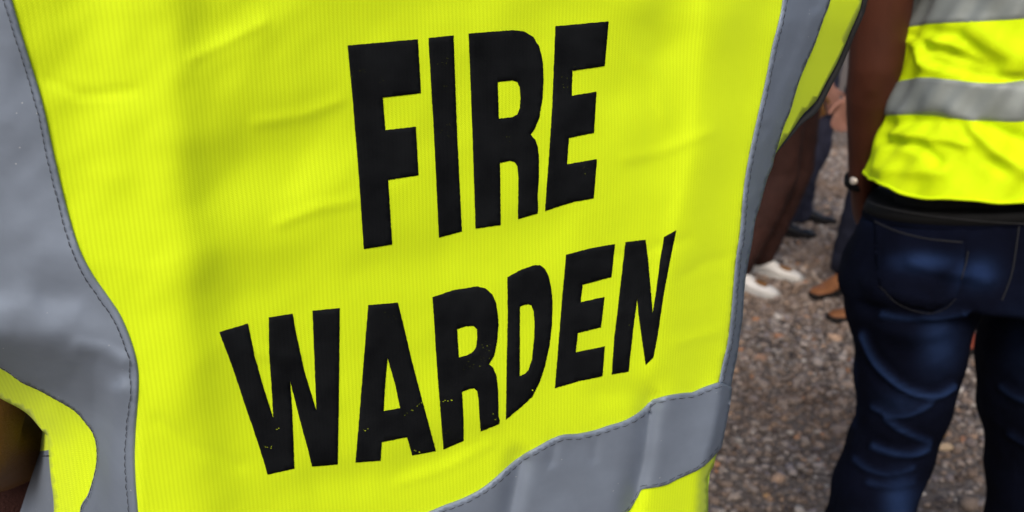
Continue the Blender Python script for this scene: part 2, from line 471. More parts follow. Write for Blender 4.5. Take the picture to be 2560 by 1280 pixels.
def shoe(root, ankle, head, upper, sole, L=.28, kind='low'):
    """ankle: ground point under the ankle; head: toe direction (unit, xy)"""
    h = np.array([head[0], head[1], 0.]); h /= np.linalg.norm(h); sd_ = np.array([-h[1], h[0], 0.])
    base = np.array([ankle[0], ankle[1], 0.0]) - h * .07
    st = np.linspace(0, 1, 15); rows = []; seg = 18
    def width(s): return .034 * (1 - .55 * max(0, (.08 - s) / .08) ** 2) * (1 + .34 * math.exp(-((s - .70) / .24) ** 2)) * math.sqrt(max(.03, 1 - max(0, (s - .80) / .205) ** 2))
    def top(s): return (.096 if s < .28 else .096 - (.096 - .048) * sstep(.28, .80, s)) * (math.sqrt(max(.05, 1 - max(0, (s - .82) / .19) ** 2)) if s > .8 else 1) * (.88 + .12 * min(1, s / .05))
    for s in st:
        wdt, hh = width(float(s)), float(top(float(s)))
        for k in range(seg):
            a = 2 * math.pi * k / seg
            cx = math.copysign(abs(math.cos(a)) ** .75, math.cos(a)); sz = math.copysign(abs(math.sin(a)) ** .8, math.sin(a))
            taper = 1 - .38 * max(0, sz) * (1 if s < .6 else .9)
            rows.append(base + h * s * L + sd_ * wdt * cx * taper + np.array([0, 0, .022 + (hh - .022) * (.5 + .5 * sz)]))
    V = np.array(rows); F = []
    for i in range(len(st) - 1):
        for k in range(seg):
            m = (k + 1) % seg; F.append((i * seg + k, i * seg + m, (i + 1) * seg + m, (i + 1) * seg + k))
    F.append(tuple(range(seg))[::-1]); F.append(tuple(range((len(st) - 1) * seg, len(st) * seg)))
    u = mesh_obj('shoe', V, F, upper, root)
    # sole: outline a little wider than the upper, bevelled
    out = []; n = 28
    ss = np.concatenate([np.linspace(0, 1, n), np.linspace(1, 0, n)]); sg = np.concatenate([np.ones(n), -np.ones(n)])
    V = []
    for z, g in ((.002, .92), (.006, 1.0), (.022, 1.02), (.027, .97)):
        for s, q in zip(ss, sg):
            e = .5 + (s - .5) * 1.03
            V.append(base + h * e * L + sd_ * q * (width(float(s)) + .004) * g + np.array([0, 0, z]))
    V = np.array(V); F = []; m = 2 * n
    for r_ in range(3):
        for k in range(m): F.append((r_ * m + k, r_ * m + (k + 1) % m, (r_ + 1) * m + (k + 1) % m, (r_ + 1) * m + k))
    F.append(tuple(range(m))[::-1]); F.append(tuple(range(3 * m, 4 * m)))
    so = mesh_obj('sole', V, F, sole, u); so.parent = u
    if kind == 'laced':
        for k in range(4):
            s = .36 + .07 * k; z = float(top(s)); c = base + h * s * L + np.array([0, 0, z + .001])
            V, F = ring_chain([(c - sd_ * .018 - np.array([0, 0, .006]), .003), (c, .003), (c + sd_ * .018 - np.array([0, 0, .006]), .003)], seg=6, ref=(0, 0, 1))
            mesh_obj('lace', V, F, upper, u)
    return u

def lerp(a, b, t): return np.array(a, float) * (1 - t) + np.array(b, float) * t

def figure(base, head, J, mats, label, shoes=True, voxel=.008, trousers=True, shirt=True, sleeve='short', build=1.0, hair=True, shoekind='low'):
    """a standing person.  J: local joints (x right, y forward, z up) overriding the defaults."""
    hx, hy = head; fwd = np.array([hx, hy, 0.]); fwd /= np.linalg.norm(fwd); rt = np.array([fwd[1], -fwd[0], 0.])
    base = np.array([base[0], base[1], 0.])
    def W(p): return base + rt * p[0] + fwd * p[1] + np.array([0, 0, p[2]])
    D = dict(hipL=(-.095, 0, .90), hipR=(.095, 0, .90), kneeL=(-.11, .02, .49), kneeR=(.11, .02, .49), ankL=(-.11, -.02, .085), ankR=(.11, -.02, .085),
             pel=(0, 0, .96), wst=(0, .01, 1.10), cst=(0, .0, 1.30), nk=(0, -.01, 1.47), hd=(0, .02, 1.615),
             shL=(-.185, -.01, 1.405), shR=(.185, -.01, 1.405), elL=(-.245, -.04, 1.12), elR=(.245, -.04, 1.12), wrL=(-.25, .06, .88), wrR=(.25, .06, .88), toeL=-8, toeR=8, curl=.35)
    D.update(J); root = empty('person', base); tag(root, label, 'person')
    b = build; P = lambda k: W(D[k]); body = []
    # trunk, neck, head
    body.append(ring_chain([(W((0, 0, .90)), .150 * b, .095 * b), (P('pel'), .158 * b, .105 * b), (P('wst'), .138 * b, .095 * b), (P('cst'), .160 * b, .108 * b), (W((0, -.01, 1.40)), .150 * b, .085 * b), (W((0, -.01, 1.44)), .08, .06)], ref=rt, seg=22))
    body.append(ring_chain([(W((0, -.015, 1.42)), .062, .058), (P('nk'), .054, .054), (W((D['hd'][0] * .5, D['hd'][1] * .5, 1.54)), .052, .055)], ref=rt))
    hd = np.array(D['hd'])
    HL = lambda x, y, z: W(hd + np.array([x, y, z]))
    body.append(ring_chain([(HL(0, .028, -.095), .040, .045), (HL(0, .022, -.06), .058, .070), (HL(0, .008, 0), .072, .090), (HL(0, -.004, .05), .074, .094), (HL(0, -.008, .085), .056, .072)], ref=rt, seg=20))
    body.append(ring_chain([(HL(0, .096, .012), .009), (HL(0, .108, -.018), .012), (HL(0, .100, -.030), .015)], ref=rt, seg=10))       # nose
    body.append(ring_chain([(HL(-.020, .088, -.062), .007), (HL(0, .096, -.062), .009), (HL(.020, .088, -.062), .007)], ref=fwd, seg=10))   # lips
    for s in (-1, 1):
        body.append(ring_chain([(HL(s * .075, -.002, -.028), .008, .014), (HL(s * .082, -.006, .008), .008, .018)], ref=rt, seg=10))     # ears
        body.append(ring_chain([(HL(s * .012, .090, .030), .008), (HL(s * .045, .080, .030), .008)], ref=fwd, seg=8))                  # brow
    ab, lb = D.get('arm_b', b), D.get('leg_b', b)
    for S, s in (('L', -1), ('R', 1)):
        sh, el, wr = P('sh' + S), P('el' + S), P('wr' + S)
        body.append(ring_chain([(W((s * .10, -.01, 1.39)), .060, .06), (sh, .060 * ab, .060 * ab), (lerp(sh, el, .35), .052 * ab, .052 * ab), (lerp(sh, el, .8), .042 * ab, .043 * ab), (el, .041 * ab, .042 * ab),
                                (lerp(el, wr, .25), .043 * ab, .041 * ab), (lerp(el, wr, .7), .032, .030), (wr, .027, .023)], ref=fwd))
        dd = wr - el; dd = dd / np.linalg.norm(dd); hd_dir = dd if 'hdir' + S not in D else np.array(D['hdir' + S], float)
        body += hand(wr + dd * .01, hd_dir, -rt * s if 'palm' + S not in D else np.array(D['palm' + S], float), fwd if 'thumb' + S not in D else np.array(D['thumb' + S], float), D['curl'])
        hp, kn, an = P('hip' + S), P('knee' + S), P('ank' + S)
        body.append(ring_chain([(hp, .085 * lb, .09 * lb), (lerp(hp, kn, .4), .075 * lb, .08 * lb), (lerp(hp, kn, .85), .054 * lb, .056 * lb), (kn, .052 * lb, .055 * lb), (lerp(kn, an, .3), .052 * lb, .056 * lb), (lerp(kn, an, .75), .037, .038), (an, .034, .036)], ref=rt))
        tv = rt * math.sin(R(D['toe' + S])) + fwd * math.cos(R(D['toe' + S])); a0 = np.array([an[0], an[1], .05])
        body.append(ring_chain([(an, .034, .034), (a0 + tv * .04 - np.array([0, 0, D.get('foot', .016)]), .024, .026), (a0 + tv * .14 - np.array([0, 0, D.get('foot', .016)]), .018, .018)], ref=(0, 0, 1)))
    body += D.get('extra', [])
    union('body', body, voxel, mats['skin'], root, 3)
    if hair:
        union('hair', [ring_chain([(HL(0, -.055, -.03), .060, .045), (HL(0, -.03, .03), .078, .085), (HL(0, -.012, .075), .074, .094), (HL(0, -.010, .10), .055, .070)], ref=rt, seg=18)], .007, M['hair'], root, 2)
    for s in (-1, 1):
        V, F = ring_chain([(HL(s * .030, .080, .008), .011), (HL(s * .030, .083, .008), .011)], ref=rt, seg=10); mesh_obj('eye', V, F, M['eye'], root)
    if trousers:
        tr = [ring_chain([(W((0, 0, .88)), .165 * b, .115 * b), (W((0, 0, .95)), .172 * b, .122 * b), (W((0, 0, 1.03)), .160 * b, .112 * b)], ref=rt, seg=22)]
        for S in 'LR':
            hp, kn, an = P('hip' + S), P('knee' + S), P('ank' + S)
            e = an + np.array([0, 0, D.get('hem', -.03)])
            tr.append(ring_chain([(hp, .098 * b, .105 * b), (lerp(hp, kn, .5), .088 * b, .093 * b), (kn, .074, .078), (lerp(kn, e, .5), .070, .073), (lerp(kn, e, .93), .064, .068), (e, .062, .066)], ref=rt))
        V, F = union('trousers', tr, voxel * 1.2, None, None, 3)
        N = vnormals(V, F)
        q = V - base
        wr_ = np.sin(q[:, 2] * 55 + 3 * np.sin(q[:, 0] * 23 + q[:, 1] * 17)) * .5 + np.sin(q[:, 2] * 91 + q[:, 0] * 60) * .3
        V = V + N * (wr_ * .0045 * (.4 + .6 * (1 - sstep(.15, .6, q[:, 2]))))[:, None]
        mesh_obj('trousers', V, F, mats['trousers'], root)
    if shirt:
        b = build * D.get('shirt_b', 1.0)
        st_ = [ring_chain([(W((0, 0, .93)), .176 * b, .128 * b), (W((0, 0, 1.0)), .176 * b, .128 * b), (P('wst'), .160 * b, .116 * b), (P('cst'), .178 * b, .124 * b), (W((0, -.01, 1.40)), .165 * b, .10 * b), (W((0, -.01, 1.445)), .085, .068)], ref=rt, seg=24)]
        for S, s in (('L', -1), ('R', 1)):
            sh, el, wr = P('sh' + S), P('el' + S), P('wr' + S)
            ch = [(W((s * .10, -.01, 1.39)), .072, .075), (sh, .074 * b, .074 * b), (lerp(sh, el, .35), .066 * b, .066 * b), (lerp(sh, el, .7), .064 * b, .064 * b)]
            if sleeve == 'none': ch = ch[:1]+[(lerp(ch[0][0], sh, .6), .066, .066)]
            if sleeve == 'long': ch += [(el, .055, .055), (lerp(el, wr, .5), .047, .047), (lerp(el, wr, .93), .038, .036)]
            st_.append(ring_chain(ch, ref=fwd))
        st_ += J.get('shirt_extra', [])
        V, F = union('shirt', st_, voxel * 1.2, None, None, 3)
        N = vnormals(V, F); q = V - base
        V = V + N * (np.sin(q[:, 2] * 40 + 4 * np.sin(q[:, 0] * 19)) * .003 + np.sin(q[:, 0] * 50 + q[:, 2] * 21) * .002)[:, None]
        mesh_obj('shirt', V, F, mats['shirt'], root)
    if shoes:
        for S in 'LR':
            an = P('ank' + S); a = R(D['toe' + S]); tv = rt * math.sin(a) + fwd * math.cos(a)
            shoe(root, an, tv, mats['shoe'], mats['sole'], kind=shoekind)
    return root

# ================================================================== FOREGROUND VEST (traced outlines laid on a curved back)
RE_L = np.array([(-500, 2000), (0, 1956), (55, 1946), (117, 1930), (184, 1917), (250, 1903), (320, 1887), (391, 1872), (449, 1862), (501, 1856), (579, 1850), (645, 1840),
                 (708, 1834), (782, 1828), (856, 1819), (907, 1807), (946, 1799), (1014, 1790), (1065, 1780), (1120, 1766), (1194, 1745), (1280, 1740), (1600, 1730)], float)
RE_W = np.array([(-500, 125), (0, 117), (160, 92), (300, 72), (418, 58), (500, 44), (650, 30), (800, 28), (950, 35), (1280, 32), (1600, 32)], float)
bu = np.array([-500, -100, 300, 900, 1500, 1800, 1950, 2200], float); by = np.array([.372, .402, .440, .505, .570, .606, .628, .668])
BASE_P = np.polyfit((bu - 900) / 1000, by, 3)
def vnoise(u, v, cell, seed):
    g = np.random.default_rng(seed).random((80, 80)); x = (np.asarray(u, float) + 4000) / cell; y = (np.asarray(v, float) + 4000) / cell
    i, j = np.floor(x).astype(int), np.floor(y).astype(int); a, b = x - i, y - j
    a = a ** 3 * (a * (6 * a - 15) + 10); b = b ** 3 * (b * (6 * b - 15) + 10); G = lambda p, q: g[p % 80, q % 80]
    return (G(i, j) * (1 - a) + G(i + 1, j) * a) * (1 - b) + (G(i, j + 1) * (1 - a) + G(i + 1, j + 1) * a) * b
def Yv(u, v):
    u = np.asarray(u, float); v = np.asarray(v, float)
    Y = np.polyval(BASE_P, (u - 900) / 1000)
    # the strip left of the long ridge faces more to the left
    Y = Y + .000072 * 28 * np.logaddexp(0, (428 - u) / 28)
    Y = Y + .000015 * (np.clip(v, -500, 900) - 640) * (1 - sstep(0, 300, u))          # the shoulder tape hangs facing slightly down
    # lower left turns away round the side
    s = sstep(820, 1120, v); t = np.clip((352 - u) / 110, 0, None)
    Y = Y + s * np.where(t < 1, .044 * t ** 1.25, .044 + .030 * (t - 1))
    # right side turns away round the ribs
    e = np.interp(v, RE_L[:, 0], RE_L[:, 1]); ww = np.interp(v, RE_W[:, 0], RE_W[:, 1])
    dy = np.sqrt(np.maximum(.05 ** 2 - (ww * .66 / FPX) ** 2, 1e-4)); t = (u - e) / ww
    Y = Y + np.where(t > 0, dy * np.minimum(t, 1) ** 1.2 + dy * .8 * np.maximum(t - 1, 0), 0) * .9
    Y = Y + .006 * np.exp(-((u - e) / 90) ** 2) * np.where(t < 0, 1, np.exp(-np.clip(t, 0, 5) * 0))
    # folds: positive = towards the camera
    f = ridge(u, v, [(415, -500), (424, 0), (430, 320), (462, 640), (470, 860), (492, 1100), (520, 1400)], 90, 70, .0045)
    f = f + ridge(u, v, [(330, -200), (300, 200), (280, 420)], 70, 60, .003)
    f = f + ridge(u, v, [(1790, -300), (1770, 0), (1738, 400), (1692, 580), (1655, 800), (1632, 980)], 26, 60, .0032)
    f = f - ridge(u, v, [(1690, -200), (1665, 150), (1640, 420)], 60, 60, .004)
    f = f - ridge(u, v, [(520, 430), (700, 400), (870, 330)], 90, 80, .0032)
    f = f + ridge(u, v, [(520, 620), (760, 560), (900, 500)], 110, 90, .0024)
    f = f - ridge(u, v, [(600, 750), (760, 700), (1050, 640), (1400, 560)], 80, 70, .0024)
    f = f - ridge(u, v, [(800, 1210), (1000, 1180), (1250, 1080)], 45, 45, .0030)
    f = f - ridge(u, v, [(1500, 985), (1580, 985), (1640, 960)], 30, 30, .0024)
    f = f + ridge(u, v, [(1150, -150), (1500, -30), (1800, 60)], 60, 60, .003)
    f = f - ridge(u, v, [(1560, 230), (1640, 130), (1700, 20)], 70, 70, .003)
    # fine thin creases in the knit
    for ln, am in (([(560, 850), (640, 885), (730, 900)], .0011), ([(1440, 655), (1570, 640), (1720, 600)], -.0011), ([(1690, 860), (1800, 830)], .0010), ([(390, 1050), (480, 1120), (600, 1170)], -.0012),
                   ([(640, 310), (760, 290), (850, 255)], .0010), ([(1560, 400), (1660, 380), (1780, 330)], .0012), ([(480, 150), (560, 110), (660, 60)], .0010), ([(700, 560), (800, 520), (880, 505)], .0012),
                   ([(120, 200), (200, 240), (330, 230)], -.0010), ([(1000, 1210), (1120, 1170), (1230, 1110)], .0012), ([(1590, 150), (1640, 200), (1660, 300)], .0010), ([(1700, 700), (1760, 660), (1810, 650)], -.0010)):
        f = f + ridge(u, v, ln, 9, 14, am * 1.3)
    # pleats crossing the lower tape
    f = f - ridge(u, v, [(1630, 1004), (1618, 1060), (1606, 1140), (1578, 1262), (1560, 1330)], 30, 22, .0110)
    f = f - ridge(u, v, [(1298, 1150), (1286, 1210), (1262, 1330)], 30, 24, .0090)
    f = f - ridge(u, v, [(1385, 1110), (1376, 1150)], 18, 12, .002) - ridge(u, v, [(1490, 1090), (1484, 1140)], 16, 12, .0012)
    f = f + ridge(u, v, [(1790, 980), (1772, 1060), (1740, 1160)], 40, 40, .003)
    # crumples on the left shoulder tape
    f = f + ridge(u, v, [(-60, 800), (60, 780), (120, 840), (170, 900), (270, 965)], 60, 50, .0032)
    f = f - ridge(u, v, [(130, 735), (215, 735), (270, 790)], 55, 55, .0030)
    f = f - ridge(u, v, [(0, 870), (80, 880), (180, 930)], 40, 36, .0032)
    f = f + ridge(u, v, [(200, 860), (260, 870), (310, 900)], 18, 18, .003)
    f = f + ridge(u, v, [(300, 980), (290, 1080), (285, 1280)], 22, 34, .008)
    # left yellow flap rolls
    f = f + ridge(u, v, [(130, 1040), (190, 1110), (185, 1280)], 40, 40, .006)
    # right tape creases
    f = f + ridge(u, v, [(2035, 40), (2000, 130), (1945, 250), (1925, 300)], 16, 40, .0035)
    f = f + ridge(u, v, [(1918, 440), (1890, 480), (1868, 500)], 14, 20, .003)
    f = f + .0040 * (vnoise(u, v, 260, 1) - .5) + .0022 * (vnoise(u + .5 * v, v, 120, 2) - .5) + .0008 * (vnoise(u, v, 55, 3) - .5)
    return Y - f * .75
def Sv(u, v): return atY(u, v, Yv(u, v))
P1_F = np.array([-.44, .90, 0.]); P1_F /= np.linalg.norm(P1_F); P1_R = np.array([P1_F[1], -P1_F[0], 0.])
P1_B = np.array([-.105, .70, 0.])
def vest_uv(P): return np.stack([P @ P1_R, P[:, 2]], -1)

def region(name, outer, holes, step, off, thick, material, parent):
    V2, F = tri_region(outer, holes, step)
    u, v = V2[:, 0], V2[:, 1]
    P = Sv(u, v); du = Sv(u + 2, v) - Sv(u - 2, v); dv = Sv(u, v + 2) - Sv(u, v - 2)
    N = np.cross(dv, du); N /= np.linalg.norm(N, axis=1, keepdims=True)
    toc = (CAM - P); sgn = np.sign((N * toc).sum(1)); N *= sgn[:, None]
    Pt = P + N * off
    # winding so that normals face out
    a = np.cross(Pt[F[:, 1]] - Pt[F[:, 0]], Pt[F[:, 2]] - Pt[F[:, 0]])
    if ((a * N[F[:, 0]]).sum(1)).mean() < 0: F = F[:, ::-1]
    uv = vest_uv(Pt)
    Vall, Fall, UV = Pt, [tuple(f) for f in F], uv
    if thick > 0:
        E = boundary(F); idx = sorted({i for e in E for i in e}); mp = {i: len(Pt) + k for k, i in enumerate(idx)}
        Pb = Pt[idx] - N[idx] * thick
        Vall = np.concatenate([Pt, Pb]); UV = np.concatenate([uv, uv[idx]])
        Fall += [(b, a, mp[a], mp[b]) for a, b in E]
    return mesh_obj(name, Vall, Fall, material, parent, True, UV)

vest = empty('safety_vest', (P1_B[0], P1_B[1], .80))
tag(vest, 'fluorescent yellow vest printed FIRE WARDEN in black, filling the foreground', 'safety vest')

LT_R = [(-60, -480), (-20, -200), (30, 0), (65, 120), (105, 250), (135, 385), (165, 510), (188, 590), (207, 640), (235, 690), (270, 740), (300, 785), (322, 835), (337, 880), (345, 920), (347, 950), (345, 1000), (340, 1065), (337, 1140), (340, 1215), (345, 1280), (352, 1420)]
LT_L = [(215, 1420), (205, 1280), (225, 1235), (237, 1200), (247, 1160), (248, 1120), (240, 1085), (220, 1055), (190, 1022), (140, 992), (100, 970), (60, 952), (25, 927), (0, 912), (-60, 870), (-100, 800), (-125, 640), (-165, 400), (-205, 150), (-240, 0), (-290, -250), (-320, -480)]
ARM_L = [(135, 1520), (135, 1280), (127, 1200), (122, 1140), (120, 1095), (106, 1078), (65, 1032), (0, 996), (-60, 962), (-160, 880), (-260, 700), (-320, 400), (-370, 0), (-400, -300), (-400, -480)]
RT_L = [(1985, -420), (1970, -150), (1956, 0), (1946, 55), (1930, 117), (1917, 184), (1903, 250), (1887, 320), (1872, 391), (1862, 449), (1856, 501), (1850, 579), (1840, 645), (1834, 708), (1828, 782), (1819, 856), (1807, 907), (1797, 955)]
SIL_R = [(1932, 395), (1927, 418), (1914, 450), (1897, 512), (1885, 551), (1877, 606), (1865, 669), (1860, 704), (1856, 747), (1854, 790), (1848, 830), (1840, 889), (1834, 917), (1824, 967), (1819, 1014), (1809, 1065), (1798, 1118)]
RT_R = [(2125, -420), (2105, -150), (2073, 0), (2057, 43), (2036, 105), (2012, 160), (1999, 191), (1985, 234), (1973, 277), (1958, 312), (1942, 363), (1932, 395)]
ARM_R = [(2215, -420), (2185, -150), (2155, 0), (2145, 35), (2126, 78), (2110, 117), (2091, 160), (2067, 203), (2044, 246), (2024, 270), (2005, 289), (1973, 336), (1950, 367), (1932, 395)]
BT_T = [(350, 1432), (600, 1408), (850, 1352), (1000, 1304), (1069, 1280), (1112, 1262), (1153, 1247), (1197, 1225), (1231, 1200), (1262, 1172), (1291, 1147), (1316, 1131), (1344, 1116), (1378, 1097), (1409, 1086), (1444, 1084), (1487, 1075), (1519, 1064), (1556, 1053), (1587, 1037), (1609, 1020), (1628, 1000), (1644, 995), (1675, 987), (1709, 982), (1731, 980), (1753, 970), (1778, 961), (1797, 955)]
BT_B = [(1798, 1118), (1772, 1147), (1747, 1169), (1722, 1181), (1691, 1195), (1666, 1208), (1644, 1214), (1612, 1220), (1602, 1227), (1594, 1244), (1578, 1262), (1562, 1280), (1480, 1330), (1350, 1400), (1100, 1480), (700, 1580), (350, 1610)]

sm = lambda p, n=4: smooth_poly(p, n)
panel = np.concatenate([sm(ARM_L)[::1], [(-200, -530), (300, -560), (420, -560)], sm([(480, -540), (650, -440), (850, -400), (1050, -430), (1180, -520)]), [(1250, -560), (1800, -500), (2100, -460)],
                        sm(ARM_R), sm(SIL_R)[1:], sm([(1791, 1128), (1785, 1163), (1772, 1194), (1770, 1280), (1765, 1400), (1755, 1600)]), [(1400, 1700), (700, 1760), (150, 1720)]])
back = region('back_panel', panel, [], 13, 0, .0012, M['hivis'], vest)
left_tape = region('reflective_tape', np.concatenate([sm(LT_R), sm(LT_L)]), [], 9, .0018, .0018, M['tape'], back)
right_tape = region('reflective_tape', np.concatenate([sm(RT_L), [(1812, 965)], sm(SIL_R)[::-1][12:], sm(RT_R)[::-1][1:]]), [], 8, .0011, .0011, M['tape'], back)
low_tape = region('reflective_tape', np.concatenate([sm(BT_T, 3), [(1812, 962), (1824, 966)], sm(SIL_R[-4:], 3)[1:-1], sm(BT_B, 3)]), [], 7, .0020, .0020, M['tape'], back)

# ---- lettering
def conv(pts, x0, y0, s): return [(x0 + x / s, y0 + y / s) for x, y in pts]
A_ = lambda p: conv(p, 850, 40, 2.1329)
B_ = lambda p: conv(p, 530, 560, 2.0)
C_ = lambda p: conv(p, 1050, 560, 2.2463)
LET = [
 (A_([(40, 157), (414, 123), (431, 411), (227, 435), (241, 608), (403, 590), (418, 849), (256, 874), (277, 1218), (126, 1242), (100, 850), (70, 480)]), []),
 (A_([(471, 117), (604, 103), (622, 600), (649, 1148), (527, 1181), (500, 620)]), []),
 (A_([(685, 93), (920, 75), (980, 82), (1030, 112), (1062, 165), (1080, 240), (1084, 330), (1080, 430), (1062, 540), (1038, 600), (1016, 632), (1040, 660), (1054, 700), (1060, 760), (1060, 850), (1052, 960), (1056, 1020), (1053, 1052), (948, 1083), (950, 960), (950, 850), (945, 800), (930, 778), (905, 772), (852, 783), (855, 1000), (855, 1114), (722, 1133), (705, 600)]),
  [A_([(840, 352), (915, 343), (945, 352), (958, 380), (962, 430), (958, 490), (945, 525), (920, 538), (845, 547)])]),
 (A_([(1148, 54), (1431, 28), (1410, 267), (1238, 292), (1234, 425), (1366, 403), (1353, 623), (1219, 650), (1210, 790), (1369, 762), (1352, 972), (1250, 990), (1180, 1010), (1092, 1040), (1110, 800), (1130, 500)]), []),
 (B_([(36, 540), (179, 497), (190, 550), (210, 650), (255, 810), (306, 972), (300, 850), (285, 640), (283, 467), (403, 448), (418, 540), (460, 730), (521, 933), (515, 760), (502, 433), (638, 420), (635, 750), (628, 1201), (500, 1212), (480, 1130), (450, 1020), (390, 785), (400, 930), (411, 1222), (278, 1252), (235, 1110), (170, 920), (100, 710)]), []),
 (B_([(781, 405), (929, 393), (960, 520), (1000, 690), (1050, 880), (1119, 1135), (1000, 1156), (975, 1065), (848, 1090), (842, 1183), (717, 1191), (735, 980), (752, 760)]), [B_([(877, 670), (915, 800), (940, 920), (857, 935), (865, 800)])]),
 (C_([(70, 410), (190, 370), (320, 350), (370, 362), (405, 395), (425, 440), (437, 510), (440, 570), (432, 660), (415, 740), (387, 787), (410, 805), (428, 850), (438, 930), (440, 1080), (447, 1100), (444, 1122), (340, 1164), (332, 1060), (328, 980), (320, 935), (300, 922), (275, 926), (235, 942), (243, 1080), (244, 1217), (131, 1264), (110, 1000), (88, 700)]),
  [C_([(208, 590), (255, 574), (300, 573), (318, 590), (321, 640), (315, 690), (295, 720), (265, 735), (217, 750)])]),
 (C_([(490, 298), (570, 255), (640, 231), (672, 230), (700, 250), (722, 295), (735, 350), (743, 430), (740, 560), (727, 680), (700, 800), (670, 890), (630, 968), (570, 1025), (482, 1097), (486, 800), (492, 520)]),
  [C_([(560, 463), (605, 449), (625, 455), (638, 490), (643, 560), (640, 650), (628, 760), (610, 815), (590, 840), (559, 854)])]),
 (C_([(820, 172), (960, 135), (1094, 112), (1074, 298), (912, 340), (901, 438), (1036, 409), (1015, 580), (885, 612), (874, 720), (1037, 686), (1024, 855), (900, 880), (757, 921), (775, 700), (797, 420)]), []),
 (C_([(1153, 101), (1265, 88), (1280, 200), (1295, 370), (1306, 500), (1325, 380), (1348, 200), (1371, 72), (1438, 35), (1410, 170), (1370, 380), (1335, 620), (1310, 750), (1266, 791), (1245, 640), (1225, 500), (1219, 418), (1200, 560), (1180, 740), (1171, 828), (1076, 845), (1090, 640), (1110, 480), (1130, 300)]), []),
]
def rough_edge(P, amp=.45):
    P = densify(P, 4.0); return P + rng.uniform(-amp, amp, P.shape)
for outer, holes in LET:
    region('printed_letter', rough_edge(outer), [rough_edge(h) for h in holes], 12, .0004, .0003, M['print'], back)

# ---- cracks in the print where the cloth shows through
def crack(pts, r0):
    Vs, Fs, s = [], [], 0
    P = densify(np.array(pts + pts[::-1][1:-1]), 4)[: max(2, int(sum(math.dist(a, b) for a, b in zip(pts[:-1], pts[1:])) / 4))]
    for a, b in P:
        if random.random() < .35: continue
        a, b = a + random.uniform(-3, 3), b + random.uniform(-3, 3); c = Sv(a, b); l = random.uniform(1.2, 3.6); n = np.cross(Sv(a, b + 3) - Sv(a, b - 3), Sv(a + 3, b) - Sv(a - 3, b)); n = n / np.linalg.norm(n); n = n * np.sign(n @ (CAM - c))
        k = [Sv(a + l * dx, b + l * dy * .6) + n * .00062 for dx, dy in ((-r0, 0), (0, -r0), (r0, 0), (0, r0))]
        Vs += k; Fs.append((s, s + 1, s + 2, s + 3)); s += 4
    if not Vs: return
    V = np.array(Vs); o = mesh_obj('print_wear', V, Fs, M['hivis'], back, True, vest_uv(V)); o['kind'] = 'stuff'
crack([(1008, 1042), (1032, 1022), (1060, 1003)], .5); crack([(1100, 1001), (1136, 1000)], .5); crack([(908, 1072), (928, 1076)], .6); crack([(1030, 1125), (1060, 1128)], .6)
crack([(650, 1115), (690, 1118)], .45); crack([(970, 170), (978, 176)], .7); crack([(1228, 1010), (1244, 1060)], .45); crack([(1330, 975), (1340, 985)], .6); crack([(688, 1070), (704, 1072)], .5)

# ---- stitching along the tapes
def Nv(a, b):
    n = np.cross(Sv(a, b + 3) - Sv(a, b - 3), Sv(a + 3, b) - Sv(a - 3, b)); n = n / np.linalg.norm(n); return n * (np.sign(n @ (CAM - Sv(a, b))) or 1)
def stitches(line, inset, side_ref, parent, dash=15, gap=3.5, r=.00024, off=.0017):
    """a row of short thread dashes along an edge line, inset towards side_ref"""
    P = smooth_poly(line, 6); d = np.diff(P, axis=0); L = np.concatenate([[0], np.cumsum(np.hypot(d[:, 0], d[:, 1]))])
    Vs, Fs, s = [], [], 0; p = 0
    while p < L[-1] - dash:
        q = [np.array([np.interp(p + k * dash / 2, L, P[:, 0]), np.interp(p + k * dash / 2, L, P[:, 1])]) for k in range(3)]
        t = q[2] - q[0]; t /= np.hypot(*t) + 1e-9; nrm = np.array([-t[1], t[0]]) * side_ref
        ins = inset + random.uniform(-.8, .8)
        pts = []
        for k, a in enumerate(q):
            a = a + nrm * ins; w3 = Sv(a[0], a[1]); n3 = Nv(a[0], a[1])
            pts.append((w3 + n3 * (off + (.0002 if k == 1 else -.0003)), r * (1.0 if k == 1 else .7)))
        V, F = ring_chain(pts, seg=5, caps=False, ref=(0, 0, 1)); Vs.append(V); Fs += [tuple(i + s for i in f) for f in F]; s += len(V)
        p += dash + gap + random.uniform(-1, 1.5)
    o = mesh_obj('stitching', np.concatenate(Vs), Fs, M['thread'], parent); o['kind'] = 'stuff'; return o
stitches(LT_R, 15, 1, left_tape, off=.0026); stitches(LT_L, 7, 1, left_tape, off=.0032)
stitches(RT_L, 7, -1, right_tape); stitches(RT_R, 4, 1, right_tape)
stitches(BT_T, 10, 1, low_tape, 17, 6, off=.0022); stitches(BT_B, 8, 1, low_tape, 17, 6, off=.0022)

# ---- black binding on the right armhole
def binding(line, w0, name, parent):
    P = smooth_poly(line, 5); pts = []
    for i, (a, b) in enumerate(P):
        k = np.interp(b, [-420, 100, 240, 280, 310, 400], [1, 1, 1.15, 1.45, .8, .15]); w3 = Sv(a + 9 * k, b + 4 * k); pts.append((w3 + np.array([0, .003, 0]), w0 * k, w0 * k * .8))
    V, F = ring_chain(pts, seg=10); return mesh_obj(name, V, F, M['binding'], parent)
binding(ARM_R, .0026, 'edge_binding', back)
b2 = [(a, b) for a, b in ARM_L[4:]]
P = smooth_poly(b2, 4); V, F = ring_chain([(Sv(a, b) + np.array([0, .003, 0]), .0012) for a, b in P], seg=8); mesh_obj('edge_binding', V, F, M['binding'], back)

